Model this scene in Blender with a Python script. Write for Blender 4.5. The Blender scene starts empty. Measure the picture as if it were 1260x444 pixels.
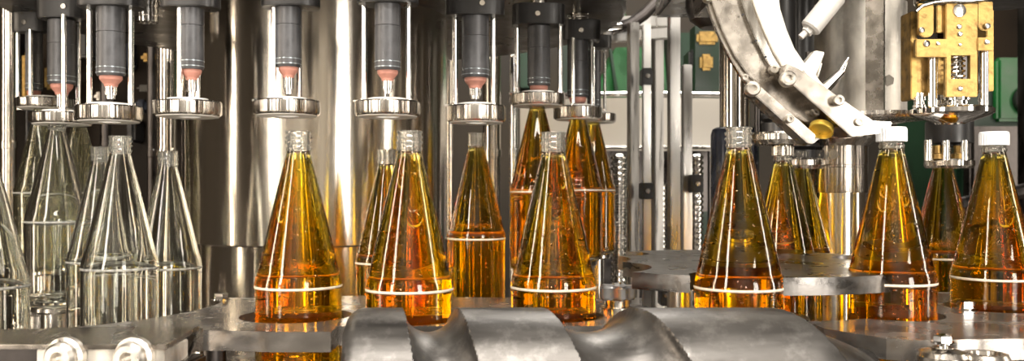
import bpy, bmesh, math, random
from mathutils import Vector, Matrix
random.seed(7)
PI = math.pi
F = 1100.0; CX = 630.0; HY = 235.0; HC = 1.5        # focal length in px, principal column, horizon row, eye height
COL = bpy.context.scene.collection
def X(px, Y): return (px-CX)*Y/F
def Z(py, Y): return HC+(HY-py)*Y/F
def W(px, py, Y): return Vector((X(px, Y), Y, Z(py, Y)))
def RAD(w, px, Y): return 0.5*w*Y/F/math.sqrt(1+((px-CX)/F)**2)

# ---------------------------------------------------------------- materials
def nt(name):
    m = bpy.data.materials.new(name); m.use_nodes = True
    return m, m.node_tree.nodes, m.node_tree.links
def metal(name, col, rough=.25, var=.12, scale=(30, 30, 30), bump=.0, bscale=None, metallic=1.0, aniso=0, dirt=None, dirt_amt=.5, rvar=.12, spec=.5):
    m, n, l = nt(name)
    b = n['Principled BSDF']; b.inputs['Metallic'].default_value = metallic
    b.inputs['Specular IOR Level'].default_value = spec
    tc = n.new('ShaderNodeTexCoord'); mp = n.new('ShaderNodeMapping'); mp.inputs['Scale'].default_value = scale
    l.new(tc.outputs['Object'], mp.inputs['Vector'])
    ns = n.new('ShaderNodeTexNoise'); ns.inputs['Scale'].default_value = 1; ns.inputs['Detail'].default_value = 6
    l.new(mp.outputs[0], ns.inputs['Vector'])
    r = n.new('ShaderNodeValToRGB')
    c0 = [max(0, c*(1-var*2)) for c in col]; c1 = [min(1, c*(1+var)) for c in col]
    r.color_ramp.elements[0].position = .3; r.color_ramp.elements[1].position = .7
    r.color_ramp.elements[0].color = (*c0, 1); r.color_ramp.elements[1].color = (*c1, 1)
    l.new(ns.outputs['Fac'], r.inputs['Fac'])
    out = r.outputs[0]
    if dirt:
        n2 = n.new('ShaderNodeTexNoise'); n2.inputs['Scale'].default_value = 45; n2.inputs['Detail'].default_value = 8; n2.inputs['Roughness'].default_value = .7
        l.new(tc.outputs['Object'], n2.inputs['Vector'])
        r2 = n.new('ShaderNodeValToRGB'); r2.color_ramp.elements[0].position = .5; r2.color_ramp.elements[1].position = .68
        r2.color_ramp.elements[0].color = (0, 0, 0, 1); r2.color_ramp.elements[1].color = (dirt_amt,)*3+(1,)
        l.new(n2.outputs['Fac'], r2.inputs['Fac'])
        mx = n.new('ShaderNodeMix'); mx.data_type = 'RGBA'
        l.new(r2.outputs[0], mx.inputs['Factor']); l.new(out, mx.inputs['A']); mx.inputs['B'].default_value = (*dirt, 1)
        out = mx.outputs['Result']
    l.new(out, b.inputs['Base Color'])
    mr = n.new('ShaderNodeMapRange'); mr.inputs['To Min'].default_value = max(.02, rough-rvar); mr.inputs['To Max'].default_value = rough+rvar
    mr.inputs['From Min'].default_value = .3; mr.inputs['From Max'].default_value = .7
    l.new(ns.outputs['Fac'], mr.inputs['Value']); l.new(mr.outputs[0], b.inputs['Roughness'])
    if aniso:
        b.inputs['Anisotropic'].default_value = abs(aniso)
        tg = n.new('ShaderNodeTangent'); tg.direction_type = 'RADIAL'; tg.axis = 'Z'; l.new(tg.outputs[0], b.inputs['Tangent'])
        b.inputs['Anisotropic Rotation'].default_value = .25 if aniso < 0 else 0
    if bump:
        mp2 = n.new('ShaderNodeMapping'); mp2.inputs['Scale'].default_value = bscale or scale
        l.new(tc.outputs['Object'], mp2.inputs['Vector'])
        nb = n.new('ShaderNodeTexNoise'); nb.inputs['Scale'].default_value = 1; nb.inputs['Detail'].default_value = 4
        l.new(mp2.outputs[0], nb.inputs['Vector'])
        bp = n.new('ShaderNodeBump'); bp.inputs['Strength'].default_value = bump; bp.inputs['Distance'].default_value = .002
        l.new(nb.outputs['Fac'], bp.inputs['Height']); l.new(bp.outputs[0], b.inputs['Normal'])
    return m
def plain(name, col, rough=.5, metallic=0, var=.1, scale=40, bump=.1, sss=0):
    return metal(name, col, rough, var, (scale,)*3, bump, None, metallic)
def emis(name, col, s):
    m, n, l = nt(name); n.remove(n['Principled BSDF'])
    e = n.new('ShaderNodeEmission'); e.inputs[0].default_value = (*col, 1); e.inputs[1].default_value = s
    l.new(e.outputs[0], n['Material Output'].inputs[0]); return m
def glass(name, ior=1.5, col=(1, 1, 1), absorb=None, dens=0, bump=0, bs=(40, 40, 40), rough=0.0, drops=0, scuff=False):
    m, n, l = nt(name); n.remove(n['Principled BSDF'])
    g = n.new('ShaderNodeBsdfGlass'); g.inputs['IOR'].default_value = ior; g.inputs['Color'].default_value = (*col, 1); g.inputs['Roughness'].default_value = rough
    l.new(g.outputs[0], n['Material Output'].inputs['Surface'])
    if scuff:   # white mixed into the neck glass, painting in its backlit brightness
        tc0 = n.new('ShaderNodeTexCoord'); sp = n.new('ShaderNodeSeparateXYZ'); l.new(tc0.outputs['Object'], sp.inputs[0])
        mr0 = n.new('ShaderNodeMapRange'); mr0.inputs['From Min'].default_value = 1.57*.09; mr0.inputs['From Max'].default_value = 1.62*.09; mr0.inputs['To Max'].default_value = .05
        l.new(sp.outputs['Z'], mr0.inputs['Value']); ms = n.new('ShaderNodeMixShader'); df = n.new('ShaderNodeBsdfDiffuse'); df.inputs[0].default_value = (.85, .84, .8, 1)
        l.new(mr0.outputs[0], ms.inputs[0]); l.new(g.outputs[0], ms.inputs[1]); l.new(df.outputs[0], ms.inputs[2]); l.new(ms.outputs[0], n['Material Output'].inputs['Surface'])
    if absorb:
        v = n.new('ShaderNodeVolumeAbsorption'); v.inputs['Color'].default_value = (*absorb, 1); v.inputs['Density'].default_value = dens
        l.new(v.outputs[0], n['Material Output'].inputs['Volume'])
    if bump or drops:
        tc = n.new('ShaderNodeTexCoord'); mp = n.new('ShaderNodeMapping'); mp.inputs['Scale'].default_value = bs
        l.new(tc.outputs['Object'], mp.inputs['Vector'])
        nb = n.new('ShaderNodeTexNoise'); nb.inputs['Scale'].default_value = 1; nb.inputs['Detail'].default_value = 3
        l.new(mp.outputs[0], nb.inputs['Vector'])
        bp = n.new('ShaderNodeBump'); bp.inputs['Strength'].default_value = bump; bp.inputs['Distance'].default_value = .003
        l.new(nb.outputs['Fac'], bp.inputs['Height'])
        nrm = bp.outputs[0]
        if drops:
            vo = n.new('ShaderNodeTexVoronoi'); vo.inputs['Scale'].default_value = 260
            l.new(tc.outputs['Object'], vo.inputs['Vector'])
            mr = n.new('ShaderNodeMapRange'); mr.inputs['From Min'].default_value = .0; mr.inputs['From Max'].default_value = .35
            mr.inputs['To Min'].default_value = 1; mr.inputs['To Max'].default_value = 0
            l.new(vo.outputs['Distance'], mr.inputs['Value'])
            if drops < .7:
                sc_ = n.new('ShaderNodeSeparateColor'); l.new(vo.outputs['Color'], sc_.inputs[0])
                gt = n.new('ShaderNodeMath'); gt.operation = 'GREATER_THAN'; gt.inputs[1].default_value = .84; l.new(sc_.outputs[0], gt.inputs[0])
                mu = n.new('ShaderNodeMath'); mu.operation = 'MULTIPLY'; l.new(mr.outputs[0], mu.inputs[0]); l.new(gt.outputs[0], mu.inputs[1]); mr = mu
            b2 = n.new('ShaderNodeBump'); b2.inputs['Strength'].default_value = drops; b2.inputs['Distance'].default_value = .0012
            l.new(mr.outputs[0], b2.inputs['Height']); l.new(nrm, b2.inputs['Normal']); nrm = b2.outputs[0]
        l.new(nrm, g.inputs['Normal'])
    return m
M = {}
ANI = -.88
M['drum'] = metal('polished_drum_steel', (.74, .68, .59), .175, .10, (14, 14, 1.2), .16, (30, 30, .9), dirt=(.80, .76, .70), dirt_amt=.35, rvar=.06, aniso=ANI)
M['steel'] = metal('steel', (.66, .63, .58), .22, .1, (60, 60, 20), .04)
M['chrome'] = metal('chrome', (.86, .85, .83), .07, .03, (30, 30, 30), rvar=.03)
M['bell'] = metal('bell_steel', (.60, .56, .51), .25, .22, (220, 220, 2), .6, (170, 170, 1), rvar=.05, aniso=ANI)
M['worn'] = metal('worn_plate_steel', (.20, .19, .18), .32, .25, (22, 22, 60), .25, (60, 60, 60), dirt=(.14, .12, .10), dirt_amt=.8)
M['wet'] = metal('wet_deck_steel', (.33, .305, .28), .24, .2, (16, 16, 30), .25, (40, 40, 40), dirt=(.22, .18, .14), dirt_amt=.7, metallic=.8)
M['screw'] = metal('scuffed_screw_steel', (.095, .088, .081), .42, .22, (10, 40, 40), .25, (30, 90, 90), dirt=(.25, .235, .22), dirt_amt=.4, metallic=.75)
M['alu'] = metal('milled_aluminium', (.43, .395, .35), .27, .2, (60, 60, 60), .06, dirt=(.40, .36, .31), dirt_amt=.3, rvar=.04)
M['bracket'] = metal('scratched_bracket_steel', (.36, .325, .285), .25, .2, (60, 12, 60), 0, dirt=(.28, .24, .20), dirt_amt=.4, rvar=.06)
M['bolt'] = metal('plated_bolt_steel', (.72, .68, .62), .38, .12, (120, 120, 120), .1)
M['matte'] = metal('matte_grey_casting', (.22, .215, .21), .45, .15, metallic=.6)
M['softwhite'] = plain('pale_cylinder_paint', (.58, .56, .53), .35, var=.06)
M['rail'] = metal('brushed_rail_aluminium', (.50, .49, .47), .34, .08, (90, 90, 6), .08)
M['fwall'] = plain('pale_hall_wall_paint', (.42, .39, .34), .7, var=.3, scale=1.5)
M['galv'] = metal('galvanised_sheet', (.74, .70, .63), .45, .22, (40, 40, 14), .25, (80, 80, 30), dirt=(.85, .82, .75), dirt_amt=.6, metallic=.65)
M['sleeve'] = metal('grey_sleeve', (.10, .10, .105), .45, .14, (60, 60, 60), .1, metallic=.5)
M['band'] = metal('sleeve_band', (.30, .34, .36), .3, .1, metallic=.8)
M['black'] = metal('black_plastic', (.022, .021, .021), .38, .2, metallic=0, bump=.1)
M['darkmetal'] = metal('dark_machine_metal', (.10, .09, .085), .35, .3, (20, 20, 8), .15)
M['darkblue'] = metal('dark_gloss', (.03, .035, .05), .2, .2, metallic=.3)
M['pink'] = plain('pink_rubber', (.55, .25, .19), .5, var=.12)
M['white'] = plain('white_plastic', (.86, .87, .88), .35, var=.03)
M['liner'] = plain('pale_bell_liner', (.70, .68, .64), .45, var=.06)
M['brass'] = metal('worn_brass', (.46, .30, .10), .42, .35, (90, 90, 90), .45, dirt=(.20, .12, .05), dirt_amt=.9, metallic=.9)
M['gold'] = metal('yellow_cap_liner', (.85, .60, .10), .3, .1, metallic=.5)
M['green'] = plain('green_paint', (.012, .17, .035), .35, var=.25, scale=6)
M['greend'] = plain('dark_green_paint', (.008, .035, .015), .45, var=.25, scale=5)
M['cover'] = plain('ivory_conveyor_cover', (.68, .64, .57), .4, var=.06, scale=3)
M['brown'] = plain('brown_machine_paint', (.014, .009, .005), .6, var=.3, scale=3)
M['brown'].node_tree.nodes['Principled BSDF'].inputs['Specular IOR Level'].default_value = .15
M['red'] = plain('red_hose', (.6, .05, .04), .4)
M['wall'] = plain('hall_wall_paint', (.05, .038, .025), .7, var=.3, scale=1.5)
M['floor'] = plain('hall_floor_paint', (.16, .14, .12), .5, var=.2, scale=2)
M['ceil'] = plain('hall_ceiling_paint', (.22, .20, .17), .7, var=.1, scale=2)
M['scuff'] = plain('white_ring_glint', (.70, .62, .50), .5, var=.1, scale=200)  # white colour paints in the highlight on the embossed shoulder ring
M['glint_clear'] = plain('pale_ring_glint', (.42, .41, .37), .5, var=.3, scale=200)  # same painted ring highlight, duller, for the empty bottles
M['foam'] = plain('foam', (.9, .86, .78), .5, var=.1, scale=100)
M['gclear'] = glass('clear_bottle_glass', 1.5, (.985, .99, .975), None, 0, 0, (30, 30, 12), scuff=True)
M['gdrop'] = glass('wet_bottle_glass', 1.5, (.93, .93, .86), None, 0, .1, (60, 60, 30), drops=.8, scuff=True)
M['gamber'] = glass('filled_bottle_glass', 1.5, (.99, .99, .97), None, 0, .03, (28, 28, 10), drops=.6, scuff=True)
M['liq'] = glass('amber_drink', .895, (1, 1, 1), (1, .898, .0), 90)

# ---------------------------------------------------------------- mesh helpers
def link(name, bm, mat, parent=None, smooth=True, ang=.36):
    bmesh.ops.recalc_face_normals(bm, faces=bm.faces[:])
    me = bpy.data.meshes.new(name); bm.to_mesh(me); bm.free()
    if mat: me.materials.append(mat)
    if smooth:
        me.polygons.foreach_set('use_smooth', [True]*len(me.polygons))
        me.set_sharp_from_angle(angle=ang)
    o = bpy.data.objects.new(name, me); COL.objects.link(o)
    if parent: o.parent = parent; o.matrix_parent_inverse = Matrix.Translation(-parent.location) if False else parent.matrix_world.inverted() if False else Matrix()
    return o
def thing(name, label, cat, loc=(0, 0, 0), group=None):
    o = bpy.data.objects.new(name, None); COL.objects.link(o); o.location = loc; o.empty_display_size = .05
    o['label'] = label; o['category'] = cat
    if group: o['group'] = group
    return o
def tag(o, label, cat, group=None):
    o['label'] = label; o['category'] = cat
    if group: o['group'] = group
    return o
def lathe(bm, prof, c=(0, 0, 0), seg=48, close=False, axis=None):
    """profile of (r, z); rings around Z through c"""
    M3 = Matrix.Identity(3)
    if axis is not None: M3 = Vector((0, 0, 1)).rotation_difference(Vector(axis).normalized()).to_matrix()
    c = Vector(c); rings = []
    for r, z in prof:
        if r < 1e-6: rings.append([bm.verts.new(c+M3@Vector((0, 0, z)))])
        else: rings.append([bm.verts.new(c+M3@Vector((r*math.cos(2*PI*i/seg), r*math.sin(2*PI*i/seg), z))) for i in range(seg)])
    pairs = list(zip(rings, rings[1:]))
    if close: pairs.append((rings[-1], rings[0]))
    for a, b in pairs:
        for i in range(seg):
            j = (i+1) % seg
            if len(a) == 1 and len(b) == 1: continue
            if len(a) == 1: bm.faces.new((a[0], b[i], b[j]))
            elif len(b) == 1: bm.faces.new((a[i], a[j], b[0]))
            else: bm.faces.new((a[i], a[j], b[j], b[i]))
def cyl(bm, p0, p1, r, r1=None, seg=24, bev=0):
    p0 = Vector(p0); p1 = Vector(p1); d = p1-p0; L = d.length; r1 = r if r1 is None else r1
    b = min(bev, L*.3)
    prof = [(0, 0), (r-b, 0), (r, b), (r1, L-b), (r1-b, L), (0, L)] if b else [(0, 0), (r, 0), (r1, L), (0, L)]
    lathe(bm, prof, p0, seg, axis=d)
def tube(bm, pts, r, seg=10):
    pts = [Vector(p) for p in pts]; rings = []; prev = None
    for i, p in enumerate(pts):
        t = (pts[min(i+1, len(pts)-1)]-pts[max(i-1, 0)]).normalized()
        if prev is None: u = t.orthogonal().normalized()
        else:
            u = prev-t*prev.dot(t); u.normalize()
        prev = u; v = t.cross(u)
        rings.append([bm.verts.new(p+r*(u*math.cos(2*PI*k/seg)+v*math.sin(2*PI*k/seg))) for k in range(seg)])
    for a, b in zip(rings, rings[1:]):
        for i in range(seg): bm.faces.new((a[i], a[(i+1) % seg], b[(i+1) % seg], b[i]))
    bm.faces.new(rings[0][::-1]); bm.faces.new(rings[-1])
def box(bm, lo, hi, bev=0, mat=None):
    lo = Vector(lo); hi = Vector(hi); c = (lo+hi)/2; s = hi-lo
    r = bmesh.ops.create_cube(bm, size=1, matrix=Matrix.Translation(c)@Matrix.Diagonal((s.x, s.y, s.z, 1)))
    if mat is not None: bmesh.ops.transform(bm, matrix=mat, verts=r['verts'])
    if bev:
        es = list({e for v in r['verts'] for e in v.link_edges})
        bmesh.ops.bevel(bm, geom=es, offset=bev, segments=2, affect='EDGES')
def prism(bm, pts, ext, bev=0):
    """pts: list of 3D points of a planar polygon, extruded by vector ext"""
    vs = [bm.verts.new(p) for p in pts]; f = bm.faces.new(vs)
    r = bmesh.ops.extrude_face_region(bm, geom=[f])
    nv = [g for g in r['geom'] if isinstance(g, bmesh.types.BMVert)]
    bmesh.ops.translate(bm, vec=Vector(ext), verts=nv)
    if bev:
        es = list({e for v in vs+nv for e in v.link_edges})
        bmesh.ops.bevel(bm, geom=es, offset=bev, segments=2, affect='EDGES')
def bar(bm, p0, p1, w, d, up=(0, 1, 0), bev=.0008):
    """rectangular bar from p0 to p1; d measured along up, w across"""
    p0 = Vector(p0); p1 = Vector(p1); t = (p1-p0).normalized(); u = Vector(up); u = (u-t*u.dot(t)).normalized(); s = t.cross(u)
    pts = [p0+s*w/2+u*d/2, p0-s*w/2+u*d/2, p0-s*w/2-u*d/2, p0+s*w/2-u*d/2]
    prism(bm, pts, p1-p0, bev)
def hexbolt(bm, p, axis, r, h, washer=True):
    axis = Vector(axis).normalized(); p = Vector(p); o = 0
    if washer: cyl(bm, p, p+axis*h*.2, r*1.25, seg=24); o = h*.2
    lathe(bm, [(0, o), (r, o), (r, h*.85), (r*.85, h), (0, h)], p, 6, axis=axis)
def socket(bm, p, axis, r, h):
    lathe(bm, [(0, 0), (r, 0), (r, h*.85), (r*.9, h), (r*.5, h), (r*.5, h*.4), (0, h*.4)], p, 20, axis=Vector(axis))
def spring(bm, c, r, z0, z1, turns, wr, seg=14):
    n = int(turns*seg)
    tube(bm, [Vector(c)+Vector((r*math.cos(2*PI*turns*i/n), r*math.sin(2*PI*turns*i/n), z0+(z1-z0)*i/n)) for i in range(n+1)], wr, 6)
def cut(o, cutters):
    for c in cutters:
        m = o.modifiers.new('b', 'BOOLEAN'); m.operation = 'DIFFERENCE'; m.object = c; m.solver = 'EXACT'
    dg = bpy.context.evaluated_depsgraph_get(); dg.update()
    me = bpy.data.meshes.new_from_object(o.evaluated_get(dg))
    o.modifiers.clear(); o.data = me
    me.polygons.foreach_set('use_smooth', [True]*len(me.polygons)); me.set_sharp_from_angle(angle=.5)
    for c in cutters: bpy.data.objects.remove(c)
def cutter(x, y, r, z0, z1, seg=64):
    bm = bmesh.new(); cyl(bm, (x, y, z0), (x, y, z1), r, seg=seg); return link('cutter', bm, None)
def struct(name, bm, mat):
    o = link(name, bm, mat); o['kind'] = 'structure'; return o

# ---------------------------------------------------------------- hall shell
RX0, RX1, RY0, RY1, RZ = -4.2, 4.2, -3.6, 5.2, 4.2
bm = bmesh.new(); box(bm, (RX0-.2, RY0-.2, -.2), (RX1+.2, RY1+.2, 0)); struct('floor', bm, M['floor'])
bm = bmesh.new(); box(bm, (RX0-.2, RY0-.2, RZ), (RX1+.2, RY1+.2, RZ+.2)); struct('ceiling', bm, M['ceil'])
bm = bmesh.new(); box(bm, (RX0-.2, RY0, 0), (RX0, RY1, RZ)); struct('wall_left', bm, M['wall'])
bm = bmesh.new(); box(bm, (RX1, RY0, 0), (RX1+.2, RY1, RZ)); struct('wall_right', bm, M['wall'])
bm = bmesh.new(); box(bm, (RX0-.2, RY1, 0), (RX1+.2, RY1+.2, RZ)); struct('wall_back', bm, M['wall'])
bm = bmesh.new(); box(bm, (RX0-.2, RY0-.2, 0), (RX1+.2, RY0, RZ)); struct('wall_front', bm, M['fwall'])

# ---------------------------------------------------------------- bottles
BD = .09
H = lambda h: h*BD
def bottle_profile():
    P = [(0, -1.41), (.30, -1.42), (.42, -1.45), (.475, -1.42), (.496, -1.36), (.5, -1.28), (.5, -.08), (.506, -.03), (.506, .02), (.499, .07), (.487, .12), (.468, .17)]
    n = 16
    for i in range(1, n+1):
        t = i/n; h = .17+(1.56-.17)*t; r = .468+(.138-.468)*t+.006*math.sin(PI*t); P.append((r, h))
    P += [(.137, 1.585), (.150, 1.60), (.152, 1.62), (.138, 1.635), (.134, 1.655), (.157, 1.675), (.157, 1.69), (.136, 1.705), (.136, 1.72), (.157, 1.735), (.157, 1.75), (.137, 1.765), (.137, 1.785), (.150, 1.795), (.150, 1.81), (.142, 1.816)]
    return [(r*BD, h*BD) for r, h in P]
def inner_r(h):
    # inner wall radius (units of BD)
    if h < -1.34: return .40
    if h < .05: return .470
    if h < .17: return .470-.04*(h-.05)/.12
    if h < 1.56: return .430+(.105-.430)*(h-.17)/1.39
    return .105
OUT = bottle_profile()
def inner_curve(h0, h1, n=26, inset=0):
    return [((inner_r(h0+(h1-h0)*i/n)-inset)*BD, (h0+(h1-h0)*i/n)*BD) for i in range(n+1)]
FILL = 1.56
def mesh_of(prof, seg=224, name='m'):
    bm = bmesh.new(); lathe(bm, prof, (0, 0, 0), seg)
    bmesh.ops.recalc_face_normals(bm, faces=bm.faces[:])
    me = bpy.data.meshes.new(name); bm.to_mesh(me); bm.free()
    me.polygons.foreach_set('use_smooth', [True]*len(me.polygons)); return me
empty_me = mesh_of(OUT+[(.108*BD, 1.812*BD)]+inner_curve(1.80, -1.32)+[(.40*BD, -1.36*BD), (0, -1.34*BD)], name='bottle_glass')
full_me = mesh_of(OUT+[(.108*BD, 1.812*BD)]+inner_curve(1.80, FILL, 6)+[(0, FILL*BD)], name='filled_bottle_glass')
liq_me = mesh_of([(0, -1.34*BD), (.40*BD, -1.36*BD)]+inner_curve(-1.32, FILL-.004)+[(0, (FILL-.004)*BD)], name='drink')
rb = bmesh.new(); lathe(rb, [(.5035*BD, -.022*BD), (.5085*BD, -.014*BD), (.509*BD, .004*BD), (.5035*BD, .014*BD)], (0, 0, 0), 72, close=True)
bmesh.ops.recalc_face_normals(rb, faces=rb.faces[:]); ring_me = bpy.data.meshes.new('ring'); rb.to_mesh(ring_me); rb.free()
ring_me.polygons.foreach_set('use_smooth', [True]*len(ring_me.polygons))
def cap_mesh():
    bm = bmesh.new(); seg = 60; rings = []
    for r, z, k in [(.168, 1.665, 0), (.176, 1.67, 1), (.176, 1.80, 1), (.172, 1.825, 0), (.160, 1.838, 0)]:
        rings.append([bm.verts.new(((r-(.006 if (k and i % 2) else 0))*BD*math.cos(2*PI*i/seg), (r-(.006 if (k and i % 2) else 0))*BD*math.sin(2*PI*i/seg), z*BD)) for i in range(seg)])
    for a, b in zip(rings, rings[1:]):
        for i in range(seg): bm.faces.new((a[i], a[(i+1) % seg], b[(i+1) % seg], b[i]))
    bm.faces.new(rings[-1])
    # inside skirt
    r2 = [bm.verts.new((.156*BD*math.cos(2*PI*i/seg), .156*BD*math.sin(2*PI*i/seg), 1.665*BD)) for i in range(seg)]
    r3 = [bm.verts.new((.156*BD*math.cos(2*PI*i/seg), .156*BD*math.sin(2*PI*i/seg), 1.819*BD)) for i in range(seg)]
    for a, b in ((rings[0], r2), (r2, r3)):
        for i in range(seg): bm.faces.new((a[(i+1) % seg], a[i], b[i], b[(i+1) % seg]))
    bm.faces.new(r3)
    bmesh.ops.recalc_face_normals(bm, faces=bm.faces[:])
    me = bpy.data.meshes.new('cap'); bm.to_mesh(me); bm.free(); return me
cap_me = cap_mesh()
def inst(name, me, mat, parent):
    o = bpy.data.objects.new(name, me); COL.objects.link(o)
    if not me.materials: me.materials.append(mat)
    o.material_slots[0].link = 'OBJECT'; o.material_slots[0].material = mat
    o.parent = parent; return o
STAND = HC-.1-1.45*BD                                       # where the un-lifted bottles stand
def bottle(px, Y, kind, label, ring_drop=.10, group=None, cap=None, dx=0):
    z = HC-ring_drop
    t = thing('glass_bottle', label, 'bottle', (X(px, Y)+dx, Y, z-1.45*BD), group)
    up = 1.45*BD
    ps = []
    if kind == 'amber':
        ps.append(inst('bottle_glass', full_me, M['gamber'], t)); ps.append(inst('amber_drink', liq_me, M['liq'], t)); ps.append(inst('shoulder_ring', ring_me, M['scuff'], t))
    else:
        ps.append(inst('bottle_glass', empty_me, M['gdrop'] if kind == 'drops' else M['gclear'], t)); ps.append(inst('shoulder_ring', ring_me, M['glint_clear'], t))
    if cap: ps.append(inst('cap', cap_me, M[cap], t))
    for p in ps: p.location.z = up
    return t
GC, GA = 'empty clear bottles at the infeed', 'amber bottles'
lifts = []   # (x, y, z) of bottle bases riding on the carousel
def cb(px, Y, kind, label, drop, **k):
    t = bottle(px, Y, kind, label, drop, **k); lifts.append(tuple(t.location)); return t
bottle(-18, 1.02, 'clear', 'empty clear cone bottle cut off by the left edge of the picture', .108)
cb(50, 1.66, 'drops', 'droplet-covered empty bottle behind and left of the raised clear bottle', .003)
cb(97, 1.80, 'drops', 'droplet-covered empty bottle behind and right of the raised clear bottle', .003)
cb(70, 1.39, 'clear', 'raised empty clear bottle with its neck up inside a steel bell', .047)
bottle(148, 1.115, 'clear', 'largest empty clear bottle, standing foremost in front of two others', .095)
cb(124, 1.285, 'clear', 'empty clear bottle mostly hidden behind the foremost clear bottle', .10)
cb(207, 1.26, 'clear', 'empty clear bottle standing rightmost of the clear ones, beside the steel drum', .107)
bottle(367.5, .95, 'amber', 'amber filled uncapped bottle alone in the round pocket left of the feed screw', .10)
cb(476, 1.30, 'amber', 'amber filled bottle peeking out from behind the left end bottle of the feed screw', .103)
bottle(504, .93, 'amber', 'large amber filled bottle in the leftmost groove of the feed screw', .101)
cb(586, 1.39, 'amber', 'amber filled bottle directly under a lowered bell with the black clamp, behind the screw', .073)
cb(661, 1.49, 'amber', 'amber filled bottle with neck inside a bell, behind the palest large bottle', .001)
bottle(681, .95, 'amber', 'large amber filled bottle behind the middle ridge of the feed screw', .101)
cb(711, 1.66, 'amber', 'amber filled bottle with neck in a bell, second from the right on the filler', -.002)
cb(730, 1.84, 'amber', 'narrow amber filled bottle farthest back on the right of the filler', -.002)
bottle(909, .918, 'amber', 'large amber filled uncapped bottle in the star wheel under the curved cap chute', .098)
bottle(963, 1.27, 'amber', 'amber bottle with a dull metallic cap under the chute, behind the star wheel', .10, cap='alu')
bottle(985, 1.42, 'amber', 'amber bottle nearly hidden behind the metallic capped one, by the steel column', .10)
bottle(1097, .961, 'amber', 'large amber bottle with white screw cap between star wheel and brass capping head', .097, cap='white')
bottle(1160, 1.35, 'amber', 'amber bottle with its neck inside the rear capping head', .10)
bottle(1223, 1.02, 'amber', 'amber bottle with white screw cap at the right edge of the picture', .098, cap='white')

# ---------------------------------------------------------------- carousel
CCX, CCY = -.36, 1.72
TT = HC-.262
bm = bmesh.new(); lathe(bm, [(0, -.03), (.60, -.03), (.605, -.025), (.605, -.004), (.60, 0), (.0, 0)], (CCX, CCY, TT), 128)
tag(link('carousel_table', bm, M['wet']), 'round wet steel carousel table carrying the lifted bottles around the drum', 'turntable')
for k, (x, y, z) in enumerate(lifts):
    bm = bmesh.new(); h = z-TT
    prof = [(0, 0), (.034, 0), (.034, .004), (.022, .006), (.022, h-.012), (.034, h-.010), (.036, h-.007), (.036, h-.002), (.034, h), (0, h)]
    if h < .025: prof = [(0, 0), (.034, 0), (.034, .004), (.030, .006), (.030, h-.008), (.036, h-.006), (.036, h-.002), (.034, h), (0, h)]
    lathe(bm, prof, (x, y, TT), 40)
    lab = ['under the left droplet-covered bottle', 'under the right droplet-covered bottle', 'under the raised clear bottle', 'under the hidden clear bottle', 'under the rightmost clear bottle',
           'under the amber bottle half hidden left of the screw', 'under the amber bottle below the lowered bell', 'under the amber bottle in a bell behind the screw', 'under the second bottle from the right on the filler', 'under the farthest amber bottle on the filler'][k]
    tag(link('lift_piston', bm, M['steel']), 'round steel bottle lift piston '+lab, 'lift piston')
bm = bmesh.new(); y0 = 1.50; pr = W(57, 375, y0)
lathe(bm, [(0, 0), (.030, 0), (.030, pr.z-TT-.016), (.0345, pr.z-TT-.014), (.0355, pr.z-TT-.012), (.0355, pr.z-TT-.003), (.034, pr.z-TT), (.024, pr.z-TT), (.022, pr.z-TT-.003), (0, pr.z-TT-.003)], (pr.x, y0, TT), 48)
tag(link('lift_piston', bm, M['steel']), 'short round steel lift piston with rimmed top, left of the raised clear bottle', 'lift piston')
# drum
DX, DY = -.372, 1.72
t = thing('filler_drum', 'big polished steel drum standing behind the bells', 'drum', (DX, DY, TT))
bm = bmesh.new(); zt = HC+.33-TT; zb = Z(305, 1.475)-TT
lathe(bm, [(.243, zb), (.247, zb+.003), (.247, zt), (0, zt), (0, zt-.01), (.2, zt-.01), (.2, zb), (.243, zb)], (0, 0, 0), 160)
link('drum_shell', bm, M['drum'], t)
bm = bmesh.new(); lathe(bm, [(0, 0), (.232, 0), (.232, .012), (.228, .014), (.228, zb+.002), (0, zb+.002)], (0, 0, 0), 128); link('drum_base', bm, M['drum'], t)
# head plate ring above
bm = bmesh.new(); lathe(bm, [(0, 0), (.57, 0), (.575, .005), (.575, .05), (0, .05)], (CCX, CCY, HC+.33), 96)
tag(link('filler_head_plate', bm, M['darkmetal']), 'heavy round plate over the drum from which the filling valves hang', 'machine plate')

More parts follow.
